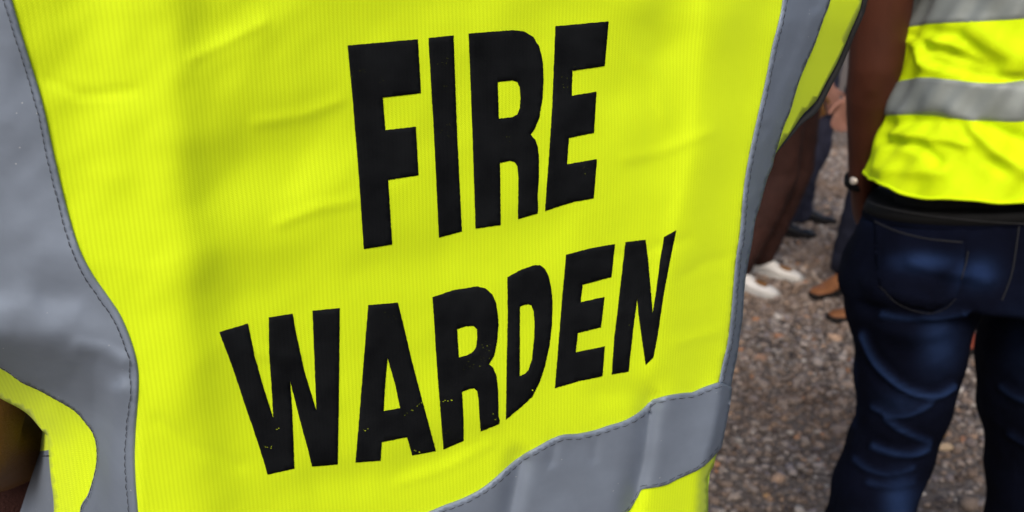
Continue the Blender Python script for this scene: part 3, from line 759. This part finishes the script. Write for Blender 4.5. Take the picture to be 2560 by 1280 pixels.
# ---- sides and front of the vest
def sheet(name, A, B, n, bulge, material, parent):
    """lofted sheet between two polylines of equal length"""
    rows = []
    for a, b in zip(A, B):
        for k in range(n + 1):
            t = k / n; rows.append(lerp(a, b, t) + np.array(bulge) * math.sin(math.pi * t))
    F = [(i * (n + 1) + k, i * (n + 1) + k + 1, (i + 1) * (n + 1) + k + 1, (i + 1) * (n + 1) + k) for i in range(len(A) - 1) for k in range(n)]
    V = np.array(rows); return mesh_obj(name, V, F, material, parent, True, np.stack([V @ P1_F, V[:, 2]], -1))
def res(line, n):
    P = smooth_poly(line, 6); d = np.diff(P, axis=0); L = np.concatenate([[0], np.cumsum(np.linalg.norm(d, axis=1))]); q = np.linspace(0, L[-1], n)
    return np.stack([np.interp(q, L, P[:, i]) for i in range(P.shape[1])], -1)
bl = [Sv(a, b) for a, b in res([(121, 1090), (122, 1125)], 5)]; fl = [atY(a, b, .60) for a, b in res([(107, 1068), (100, 1128)], 5)]
sheet('side_panel', bl, fl, 6, (0, 0, 0), M['hivis'], vest)
bl2 = [Sv(a, b) for a, b in res([(122, 1125), (127, 1200), (135, 1280), (135, 1520)], 16)]; fl2 = [atY(a, b, .60) for a, b in res([(100, 1128), (50, 1280), (15, 1400), (-10, 1480)], 16)]
lt = sheet('reflective_tape', bl2, fl2, 6, (0, 0, 0), M['tape'], vest)
Ps = [lerp(bl2[0], fl2[0], t) + np.array([-.0005, -.001, -.004]) for t in np.linspace(0, 1, 7)]
V, F = ring_chain([(p, .0004) for p in Ps], seg=5); o = mesh_obj('stitching', V, F, M['thread'], lt); o['kind'] = 'stuff'
def L1(x, y, z): return P1_B + P1_R * x + P1_F * y + np.array([0, 0, z])
zs = np.linspace(1.40, .80, 20)
fr_r = [L1(.27, .09, z) for z in zs]; fr_l = [L1(-.26, .10, z) for z in zs]
sheet('front_panel', fr_r, fr_l, 24, tuple(P1_F * .11), M['hivis'], vest)
bt_r = [L1(.272, .093, z) for z in np.linspace(.98, .93, 4)]; bt_l = [L1(-.262, .103, z) for z in np.linspace(.98, .93, 4)]
sheet('reflective_tape', bt_r, bt_l, 24, tuple(P1_F * .112), M['tape'], vest)
sil = res([(1932, 395), (1897, 512), (1865, 669), (1848, 830), (1824, 967), (1798, 1118), (1772, 1194), (1765, 1400), (1755, 1600)], 24)
sr = [Sv(a, b) for a, b in sil]; fr2 = [L1(.265, .09, p[2] - .01) for p in sr]
sheet('side_panel', sr, fr2, 8, (0, 0, 0), M['hivis'], vest)

# ---- the wearer
wl = atY(-120, 1105, .54); wl2 = atY(190, 1090, .84)
def loc1(p): d = np.array(p) - P1_B; return (d @ P1_R, d @ P1_F, d[2])
J1 = dict(elL=loc1(wl), wrL=loc1(wl2), elR=(.235, .05, 1.12), wrR=(.04, .24, 1.13), palmL=tuple(-P1_F), palmR=tuple(-P1_F),
          thumbL=(0, 0, 1), thumbR=(0, 0, 1), curl=.5,
          shirt_extra=[ring_chain([(atY(30, 1330, .66), .075, .05), (atY(20, 1250, .665), .075, .05), (atY(40, 1160, .67), .06, .04), (atY(120, 1050, .68), .05, .04)], ref=tuple(P1_R))])
figure(P1_B[:2], P1_F[:2], J1, dict(skin=M['skin_brown'], trousers=M['grey_trouser'], shirt=M['maroon'], shoe=M['dark_shoe'], sole=M['dark_sole']),
       'person with back turned wearing the FIRE WARDEN vest over a dark maroon shirt', voxel=.007)

# ================================================================== SECOND WEARER (right): jeans, vest, bare arm
X2, Y2 = .745, 1.34
HEAD2 = np.array([0, 1.0, 0.])
arm_pts = [((2225, -330), 1.34, .060), ((2222, -150), 1.345, .052), ((2208, 0), 1.35, .049), ((2196, 90), 1.36, .046), ((2192, 160), 1.37, .0435), ((2180, 235), 1.385, .0425), ((2170, 312), 1.41, .034), ((2160, 390), 1.435, .0265), ((2156, 455), 1.455, .0225)]
A2 = [atY(u, v, y) for (u, v), y, r in arm_pts]
def loc2(p): return (p[0] - X2, p[1] - Y2, p[2])
# jeans
def leg_rows(rows, yfun, asp=1.05):
    out = []
    for v, a, b in rows:
        y = yfun(v); l, r_ = atY(a, v, y), atY(b, v, y); ra = (r_[0] - l[0]) / 2
        out.append(((l + r_) / 2, ra * (.935 if asp > 1 else 1), ra * asp * (.93 if asp > 1 else 1)))
    return out
pel = leg_rows([(488, 2176, 2905), (540, 2150, 2925), (600, 2124, 2945), (650, 2106, 2955), (692, 2099, 2958), (728, 2130, 2920), (752, 2240, 2780)], lambda v: Y2 + .01, .62)
legL = leg_rows([(720, 2105, 2455), (770, 2111, 2440), (820, 2124, 2428), (874, 2133, 2412), (950, 2135, 2397), (1014, 2139, 2374), (1073, 2134, 2354), (1124, 2115, 2334), (1180, 2092, 2315), (1221, 2079, 2296), (1280, 2066, 2277)], lambda v: np.interp(v, [700, 1000, 1280], [Y2 - .01, Y2 - .01, Y2 + .01]))
legR = leg_rows([(720, 2475, 2950), (770, 2460, 2940), (820, 2450, 2905), (874, 2440, 2850), (950, 2443, 2790), (1014, 2448, 2760), (1073, 2464, 2740), (1151, 2467, 2715), (1229, 2469, 2695), (1280, 2471, 2690)], lambda v: np.interp(v, [700, 1000, 1280], [Y2, Y2 + .02, Y2 + .05]))
for lg, dx in ((legL, -.03), (legR, .015)):
    c, ra, rb = lg[-1]
    for k in range(1, 6):
        t = k / 5; lg.append((c + np.array([dx * t, .03 * t, -(c[2] - .06) * t]), ra * (1 - .18 * t), rb * (1 - .18 * t)))
def lc(c): return tuple(loc2(c[0]))
J2 = dict(shL=loc2(A2[0]), elL=loc2(A2[4]), wrL=loc2(A2[8]), hdirL=(.35, .55, -1.0), thumbL=(0, 1, .3), palmL=(1, 0, 0), wrR=(.24, .12, .90), extra=[ring_chain([(A2[4] + np.array([-.012, -.020, .022]), .012), (A2[4] + np.array([-.010, -.026, -.002]), .014), (A2[4] + np.array([-.010, -.018, -.035]), .012)], seg=12)], shirt_b=1.0, arm_b=1.02, leg_b=.6, hipL=lc(legL[1]), kneeL=lc(legL[10]), ankL=(*lc(legL[-1])[:2], .085), hipR=lc(legR[1]), kneeR=lc(legR[9]), ankR=(*lc(legR[-1])[:2], .085))
root2 = figure((X2, Y2), (0, 1), J2, dict(skin=M['skin_dark'], shirt=M['black_cloth'], shoe=M['dark_shoe'], sole=M['dark_sole']),
               'bare-armed person in dark blue jeans standing at the right edge, back turned', trousers=False, voxel=.006, sleeve='none', build=.72)
glutes = []
for u, v in ((2300, 690), (2700, 695)):
    c = atY(u, v, Y2 - .055); glutes.append(ring_chain([(c + np.array([0, 0, .02]), .070, .055), (c - np.array([0, 0, .012]), .092, .085), (c - np.array([0, 0, .055]), .080, .07)], ref=(1, 0, 0), seg=20))
V, F = union('jeans', [ring_chain(pel, seg=28, caps=False), ring_chain(legL, seg=20), ring_chain(legR, seg=20)] + glutes, .0065, None, None, 8)
N = vnormals(V, F); uvp = project(V); fac = sstep(.0, .25, ((CAM - V) / np.linalg.norm(CAM - V, axis=1, keepdims=True) * N).sum(1))
Z7 = lambda pts: [(1760 + x / 2.56, 780 + y / 2.56) for x, y in pts]
Z6 = lambda pts: [(2060 + x / 2.56, 450 + y / 2.56) for x, y in pts]
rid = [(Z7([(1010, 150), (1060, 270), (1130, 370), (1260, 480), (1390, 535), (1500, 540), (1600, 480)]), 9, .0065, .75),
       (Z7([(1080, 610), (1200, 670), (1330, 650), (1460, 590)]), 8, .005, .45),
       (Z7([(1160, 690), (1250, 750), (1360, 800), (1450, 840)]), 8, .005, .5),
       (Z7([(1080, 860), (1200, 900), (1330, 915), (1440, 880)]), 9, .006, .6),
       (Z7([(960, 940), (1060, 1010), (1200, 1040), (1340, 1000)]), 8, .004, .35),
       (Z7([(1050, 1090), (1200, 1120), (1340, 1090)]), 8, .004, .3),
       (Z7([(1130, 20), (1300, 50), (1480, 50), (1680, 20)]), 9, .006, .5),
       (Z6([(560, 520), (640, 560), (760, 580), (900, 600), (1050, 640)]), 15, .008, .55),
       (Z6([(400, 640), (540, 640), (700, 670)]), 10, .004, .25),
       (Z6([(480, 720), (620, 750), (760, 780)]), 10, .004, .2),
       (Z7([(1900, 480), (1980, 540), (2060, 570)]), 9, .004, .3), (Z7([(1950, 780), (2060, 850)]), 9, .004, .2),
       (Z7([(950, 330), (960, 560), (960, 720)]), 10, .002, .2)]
disp = np.zeros(len(V)); wear_highlight = np.zeros(len(V))  # second array: fold highlights painted into the colour together with denim fading
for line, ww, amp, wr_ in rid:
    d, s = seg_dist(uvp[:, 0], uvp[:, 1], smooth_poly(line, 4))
    g = np.exp(-(d / ww) ** 2); disp += amp * g - amp * .55 * np.exp(-((d - 2.1 * ww) / (1.4 * ww)) ** 2); wear_highlight = np.maximum(wear_highlight, wr_ * .85 * np.exp(-(d / (ww * .8)) ** 2))
for (cx, cy), (rx, ry), k in (((2310, 655), (60, 22), .55), ((2450, 682), (40, 34), .7), ((2350, 860), (45, 60), .5), ((2250, 1260), (36, 60), .7), ((2240, 520), (80, 30), .5), ((2250, 1010), (50, 30), .2), ((2540, 860), (40, 90), .12), ((2420, 1060), (0.1, .1), 0)):  # broad lighter patches: painted highlights mixed with fading
    wear_highlight = np.maximum(wear_highlight, k * np.exp(-((uvp[:, 0] - cx) / rx) ** 2 - ((uvp[:, 1] - cy) / ry) ** 2))
gf = np.exp(-(seg_dist(uvp[:, 0], uvp[:, 1], [(2150, 760), (2230, 795), (2330, 812), (2430, 800)])[0] / 12) ** 2)
disp -= .008 * gf
V = V + N * ((disp * fac * .85) + (1 - fac) * .002 * np.sin(V[:, 2] * 60 + V[:, 0] * 20))[:, None]
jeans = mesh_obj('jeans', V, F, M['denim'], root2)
wa = jeans.data.attributes.new('wear_highlight', 'FLOAT', 'POINT'); wa.data.foreach_set('value', (wear_highlight * fac).astype(np.float32))
bvh = BVHTree.FromPolygons([Vector(v) for v in V], [tuple(f) for f in F])
def hit(u, v):
    r = ray(u, v); r = r / np.linalg.norm(r); h = bvh.ray_cast(Vector(CAM), Vector(r), 5)
    if h[0] is None: return None
    return np.array(h[0]), np.array(h[1])
def on_jeans_tube(name, line, r, off, material, parent, sub=8):
    pts = []
    for a, b in smooth_poly(line, sub):
        h = hit(a, b)
        if h: pts.append((h[0] + h[1] * off, r))
    V, F = ring_chain(pts, seg=6); return mesh_obj(name, V, F, material, parent)
# back pocket
pk = smooth_poly([(2186, 548), (2247, 574), (2320, 592), (2412, 602)], 5).tolist() + [(2408, 690), (2392, 742), (2330, 778), (2250, 758), (2200, 716), (2190, 640)]
V2, F2 = tri_region(np.array(pk, float), [], 9); H = [hit(a, b) for a, b in V2]
n3 = np.array([h[1] for h in H]); Vp = np.array([h[0] for h in H])
for _ in range(3):
    nn = n3.copy(); cnt = np.ones(len(n3))
    for f in F2:
        for i in range(3): nn[f[i]] += n3[f[(i + 1) % 3]]; cnt[f[i]] += 1
    n3 = nn / np.linalg.norm(nn, axis=1, keepdims=True)
Vp = Vp + n3 * .0022
a = np.cross(Vp[F2[:, 1]] - Vp[F2[:, 0]], Vp[F2[:, 2]] - Vp[F2[:, 0]])
if ((a * n3[F2[:, 0]]).sum(1)).mean() < 0: F2 = F2[:, ::-1]
E = boundary(F2); idx = sorted({i for e in E for i in e}); mp = {i: len(Vp) + k for k, i in enumerate(idx)}
Vq = np.concatenate([Vp, Vp[idx] - n3[idx] * .003]); Fq = [tuple(f) for f in F2] + [(y, x, mp[x], mp[y]) for x, y in E]
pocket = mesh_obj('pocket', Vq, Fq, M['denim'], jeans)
pw = np.concatenate([wear_highlight[[bvh.find_nearest(Vector(p))[2] * 0 for p in Vp]] * 0, np.zeros(len(idx))])
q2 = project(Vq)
for (cx, cy), (rx, ry), k in (((2310, 655), (70, 22), .6), ((2440, 682), (50, 40), .7)):  # painted highlights and fading carried across the pocket
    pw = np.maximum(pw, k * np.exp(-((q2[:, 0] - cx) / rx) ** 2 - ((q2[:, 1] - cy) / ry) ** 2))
wa = pocket.data.attributes.new('wear_highlight', 'FLOAT', 'POINT'); wa.data.foreach_set('value', pw.astype(np.float32))
on_jeans_tube('topstitch', [(2190, 555), (2247, 580), (2320, 597), (2405, 606)], .0009, .0028, M['denim_thread'], jeans)
on_jeans_tube('topstitch', [(2420, 628), (2414, 660), (2404, 694)], .0008, .003, M['denim_thread'], jeans)
on_jeans_tube('topstitch', [(2548, 560), (2540, 620), (2528, 690), (2505, 750)], .0008, .0008, M['denim_thread'], jeans)
on_jeans_tube('topstitch', [(2200, 716), (2250, 760), (2330, 782), (2388, 748)], .0004, .0024, M['denim_thread'], jeans)
# waistband and belt: rings that follow the pelvis
def band(name, v0, v1, off, material, parent):
    rows = [ (lerp(pel[0][0], pel[1][0], (v - 488) / 52), lerp(pel[0][1], pel[1][1], (v - 488) / 52) + off, lerp(pel[0][2], pel[1][2], (v - 488) / 52) + off) for v in (v0, v0 + 2, v1 - 2, v1)]
    rows = [(c, a_, np.float64(pel[0][2]) + off) for c, a_, b_ in rows]
    rows[0] = (rows[0][0], rows[0][1] - .003, rows[0][2] - .003); rows[-1] = (rows[-1][0], rows[-1][1] - .003, rows[-1][2] - .003)
    V, F = ring_chain(rows, seg=64, caps=False); return mesh_obj(name, V, F, material, parent)
band('waistband', 474, 506, .001, M['denim'], jeans)
band('belt', 466, 494, .002, M['belt'], root2)
bnd = [(lerp(pel[0][0], pel[1][0], (v - 488) / 52)) for v in (503,)]
ang = np.linspace(math.pi, 2 * math.pi, 60)
V, F = ring_chain([(bnd[0] + np.array([math.cos(t) * (pel[0][1] + .0035), math.sin(t) * (pel[0][2] + .0035), 0]), .0008) for t in ang], seg=6, ref=(0, 0, 1)); mesh_obj('topstitch', V, F, M['denim_thread'], jeans)

# vest of the second wearer: loft round the trunk
vest2 = empty('safety_vest', (X2, Y2, .95))
tag(vest2, 'creased yellow vest with grey bands worn above dark blue jeans at right', 'safety vest')
rowsL = [(452, 2179), (430, 2183), (391, 2193), (352, 2207), (320, 2216), (289, 2223), (240, 2237), (199, 2249), (164, 2255), (121, 2262), (78, 2270), (30, 2288), (0, 2297), (-80, 2304), (-160, 2300), (-260, 2285), (-350, 2275), (-420, 2300)]
rp = np.array([atY(u, v, Y2) for v, u in rowsL]); zz = rp[:, 2]; aa = X2 - rp[:, 0]
def trunk2(th, z, off=0.0):
    a = np.interp(z, zz, aa); b = np.interp(z, [zz[0], zz[0] + .12, zz[-1]], [.150, .138, .140])
    x = X2 + a * np.sin(th); y = Y2 - b * np.cos(th)
    P = np.stack([x, y, z], -1); n = np.stack([np.sin(th) / a, -np.cos(th) / b, 0 * z], -1); n /= np.linalg.norm(n, axis=-1, keepdims=True)
    q = project(P); u, v = q[..., 0], q[..., 1]
    Z4 = lambda pts: [(2060 + px / 2.56, py / 2.56) for px, py in pts]
    f = 0
    for line, w0, w1, amp in ((Z4([(530, 250), (600, 300), (640, 400)]), 12, 10, .007), (Z4([(640, 300), (780, 330), (950, 400), (1100, 440)]), 18, 12, -.008),
                              (Z4([(700, 400), (850, 450), (1050, 490), (1280, 510)]), 15, 12, -.008), (Z4([(560, 230), (700, 210), (850, 230), (980, 330), (1120, 400)]), 16, 16, -.007),
                              (Z4([(560, 210), (720, 260), (880, 300)]), 14, 14, .005), (Z4([(620, 350), (660, 420), (850, 470)]), 14, 14, .006), (Z4([(1000, 200), (1150, 330), (1280, 380)]), 40, 30, .006),
                              (Z4([(430, 800), (560, 780), (750, 760), (880, 820), (980, 950), (1150, 1090)]), 18, 18, -.009), (Z4([(390, 910), (520, 920), (640, 960), (720, 1040)]), 10, 16, -.009),
                              (Z4([(440, 860), (600, 860), (720, 900), (900, 930)]), 14, 14, .006), (Z4([(960, 830), (1080, 960), (1280, 1080)]), 22, 18, .009), (Z4([(1000, 800), (1150, 850), (1280, 900)]), 16, 16, -.007),
                              (Z4([(350, 1080), (560, 1100), (760, 1100)]), 16, 16, .004), (Z4([(720, 920), (880, 950)]), 9, 9, -.004), (Z4([(820, 800), (920, 900), (1020, 1000)]), 10, 14, .004)):
        f = f + ridge(u, v, line, w0, w1, amp)
    front = np.cos(th) > -.1
    f = np.where(front, f, 0) + .0022 * np.sin(th * 9 + z * 40 + 2 * np.sin(z * 23)) + .0015 * np.sin(th * 23 - z * 60)
    return P + n * (f * 1.1 + off)[..., None]
def loft2(name, zlo, zhi, off, material, parent, nz, wavy=None, nt=220):
    th = np.linspace(0, 2 * math.pi, nt, endpoint=False); V = []
    for k in range(nz + 1):
        t = k / nz; z = zlo(th) * (1 - t) + zhi(th) * t; e = off if 0 < k < nz else off * .2
        V.append(trunk2(th, z, e))
    V = np.concatenate(V); F = [(k * nt + j, k * nt + (j + 1) % nt, (k + 1) * nt + (j + 1) % nt, (k + 1) * nt + j) for k in range(nz) for j in range(nt)]
    return mesh_obj(name, V, F, material, parent)
def zl(v): return float(np.interp(v, [r[0] for r in rowsL][::-1], zz[::-1]))
hem_w = lambda th: .004 * np.sin(th * 3 + 1) + .003 * np.sin(th * 8)
front_shift = lambda th, k: k * np.cos(th)          # seams sit a little higher or lower at the middle of the back
body2 = loft2('vest_body', lambda th: zl(452) + hem_w(th), lambda th: zl(-420) + 0 * th, 0.0, M['hivis_far'], vest2, 110)
loft2('reflective_tape', lambda th: zl(288) + .003 * np.sin(th * 4) + front_shift(th, .012), lambda th: zl(200) + .004 * np.sin(th * 5 + 1) + front_shift(th, .012), .0025, M['tape_far'], vest2, 14)
loft2('reflective_tape', lambda th: zl(72) + .003 * np.sin(th * 3) + front_shift(th, .022), lambda th: zl(-20) + front_shift(th, .022), .0025, M['tape_far'], vest2, 14)
V, F = ring_chain([(p, .0025) for p in trunk2(np.linspace(0, 2 * math.pi, 120), zl(452) + hem_w(np.linspace(0, 2 * math.pi, 120)))], seg=6, ref=(0, 0, 1)); mesh_obj('hem', V, F, M['hivis_far'], vest2)
# wristwatch at the edge of the pocket
wc = A2[8] + np.array([0, .0, .006]); wd = A2[8] - A2[7]; wd = wd / np.linalg.norm(wd)
V, F = ring_chain([(wc - wd * .006, .029, .026), (wc - wd * .004, .031, .028), (wc + wd * .008, .031, .028), (wc + wd * .010, .029, .026)], seg=24, caps=False)
wt = mesh_obj('wristwatch', V, F, M['belt'], root2)
cdir = np.array([-.75, -.65, .1]); cdir /= np.linalg.norm(cdir)
V, F = ring_chain([(wc + cdir * .026 + wd * .003, .006), (wc + cdir * .032 + wd * .003, .007), (wc + cdir * .034 + wd * .003, .006)], seg=20, caps=False); mesh_obj('watch_case', V, F, M['metal'], wt)

# ================================================================== PEOPLE FARTHER BACK
def place(uv_near, head, off):  # ground point of an ankle -> base of the figure
    g = at_ground(*uv_near); h = np.array([head[0], head[1]]); h = h / np.linalg.norm(h); r_ = np.array([h[1], -h[0]])
    return g[:2] - r_ * off[0] - h * off[1]
def gl(u, v, base, head, z=.085):
    g = at_ground(u, v); h = np.array(head, float); h = h / np.linalg.norm(h); r_ = np.array([h[1], -h[0]]); d = g[:2] - np.array(base)
    return (float(d @ r_), float(d @ h), z)

# brown trousers, white shoes
hd3 = (1.0, -.75); g = at_ground(1893, 690); b3 = g[:2] + np.array([.05, .08])
kR = None
aR = gl(1898, 690, b3, hd3); aL = gl(1838, 700, b3, hd3)
figure(b3, hd3, dict(ankR=gl(1838, 722, b3, hd3), ankL=gl(1898, 686, b3, hd3), kneeL=(-.09, .09, .50), kneeR=(.12, .09, .50), hipL=(-.09, .06, .92), hipR=(.1, .06, .92), hem=.02, toeL=0, toeR=5, foot=.002),
       dict(skin=M['skin_brown'], trousers=M['brown_trouser'], shirt=M['white_shirt'], shoe=M['white_shoe'], sole=M['sole']),
       'person in dark brown trousers and white canvas shoes, half hidden behind the foreground vest', shoekind='laced')
# slate trousers, black shoes, hand hanging down
hd4 = (1.0, -.12); g = at_ground(1995, 562); b4 = g[:2] + np.array([-.02, -.10])
hw = atY(2072, 215, b4[1] - .22)
def loc_(p, base, head):
    h = np.array(head, float); h /= np.linalg.norm(h); r_ = np.array([h[1], -h[0]]); d = np.array(p)[:2] - np.array(base); return (float(d @ r_), float(d @ h), float(p[2]))
figure(b4, hd4, dict(ankL=gl(1998, 556, b4, hd4), ankR=gl(1940, 590, b4, hd4), wrR=loc_(hw, b4, hd4), elR=loc_(hw + np.array([-.10, .03, .25]), b4, hd4), toeL=4, toeR=6, hdirR=(.35, -.1, -1), palmR=(-.2, 1, 0), thumbR=(1, -.2, 0)),
       dict(skin=M['skin_tan'], trousers=M['slate_trouser'], shirt=M['slate_shirt'], shoe=M['dark_shoe'], sole=M['dark_sole']),
       'person farthest back in slate blue trousers and black shoes, one hand hanging', voxel=.006)
# navy trousers, tan shoes
hd5 = (-1.0, -.15); g = at_ground(2100, 740); b5 = g[:2] + np.array([.09, -.12])
figure(b5, hd5, dict(ankR=gl(2104, 728, b5, hd5), ankL=gl(2185, 797, b5, hd5), toeR=-24, toeL=0, hem=.05, hipR=(.10, -.03, .9), kneeR=(.14, .0, .5)),
       dict(skin=M['skin_tan'], trousers=M['navy_trouser'], shirt=M['navy_trouser'], shoe=M['tan_shoe'], sole=M['dark_sole']),
       'person in navy trousers and tan leather shoes, mostly behind the jeans wearer', sleeve='long')
# red-brown shoes seen between the legs of the jeans
hd6 = (-1.0, -.3); g = at_ground(2480, 872); b6 = g[:2] + np.array([.05, .10])
figure(b6, hd6, dict(ankL=gl(2490, 868, b6, hd6), ankR=gl(2570, 835, b6, hd6), hem=.07, toeL=0, toeR=4),
       dict(skin=M['skin_tan'], trousers=M['grey_trouser'], shirt=M['black_cloth'], shoe=M['red_shoe'], sole=M['dark_sole']),
       'person whose red-brown shoe shows between the legs of the jeans', sleeve='long')

# ================================================================== A FEW LARGER STONES
def rock(u, v, sx, sy, sz, rot, c, label):
    g = at_ground(u, v); o3 = empty('stone', g)
    n = 9; V = []; F = []
    rows = [(-.55, .75), (-.1, 1.0), (.35, .9), (.75, .55), (1.0, .12)]
    for z, r_ in rows:
        for k in range(n):
            t = 2 * math.pi * k / n; j = 1 + random.uniform(-.14, .14)
            x, y = r_ * j * math.cos(t) * sx, r_ * j * math.sin(t) * sy
            V.append((g[0] + x * math.cos(rot) - y * math.sin(rot), g[1] + x * math.sin(rot) + y * math.cos(rot), max(0, (z + .5)) * sz + random.uniform(-.1, .1) * sz))
    for i in range(len(rows) - 1):
        for k in range(n): F.append((i * n + k, i * n + (k + 1) % n, (i + 1) * n + (k + 1) % n, (i + 1) * n + k))
    F.append(tuple(range((len(rows) - 1) * n, len(rows) * n)))
    bpy.data.objects.remove(o3)
    o = mesh_obj('stone', V, F, cloth('stone ' + label[:12], c, .3, .002, .9), None, False)
    return tag(o, label, 'stone', 'larger stones among the gravel')
rock(2362, 1124, .026, .014, .014, .1, (.42, .31, .20), 'flat pale tan stone lying between the legs of the jeans')
rock(2354, 1092, .011, .010, .011, .5, (.45, .23, .06), 'small ochre stone just above the flat pale tan stone')
rock(2406, 1104, .018, .012, .012, 1.2, (.36, .19, .12), 'pinkish brown stone right of the small ochre stone')
rock(1900, 900, .030, .022, .016, .4, (.36, .22, .15), 'broad orange-brown stone on the gravel beside the vest')
rock(1948, 845, .026, .018, .012, 2.0, (.33, .17, .10), 'rusty stone above the broad orange-brown stone')
rock(1828, 1040, .012, .011, .011, .8, (.44, .28, .18), 'light orange stone close to the vest tape corner')
rock(1992, 1097, .010, .009, .009, .2, (.42, .23, .13), 'orange pebble on open gravel left of the second pair of orange pebbles')
rock(2060, 1096, .010, .008, .009, .9, (.43, .25, .15), 'orange pebble nearest the left jeans leg')
rock(1918, 1245, .012, .008, .009, 2.4, (.40, .24, .12), 'amber stone chip near the bottom of the gravel')
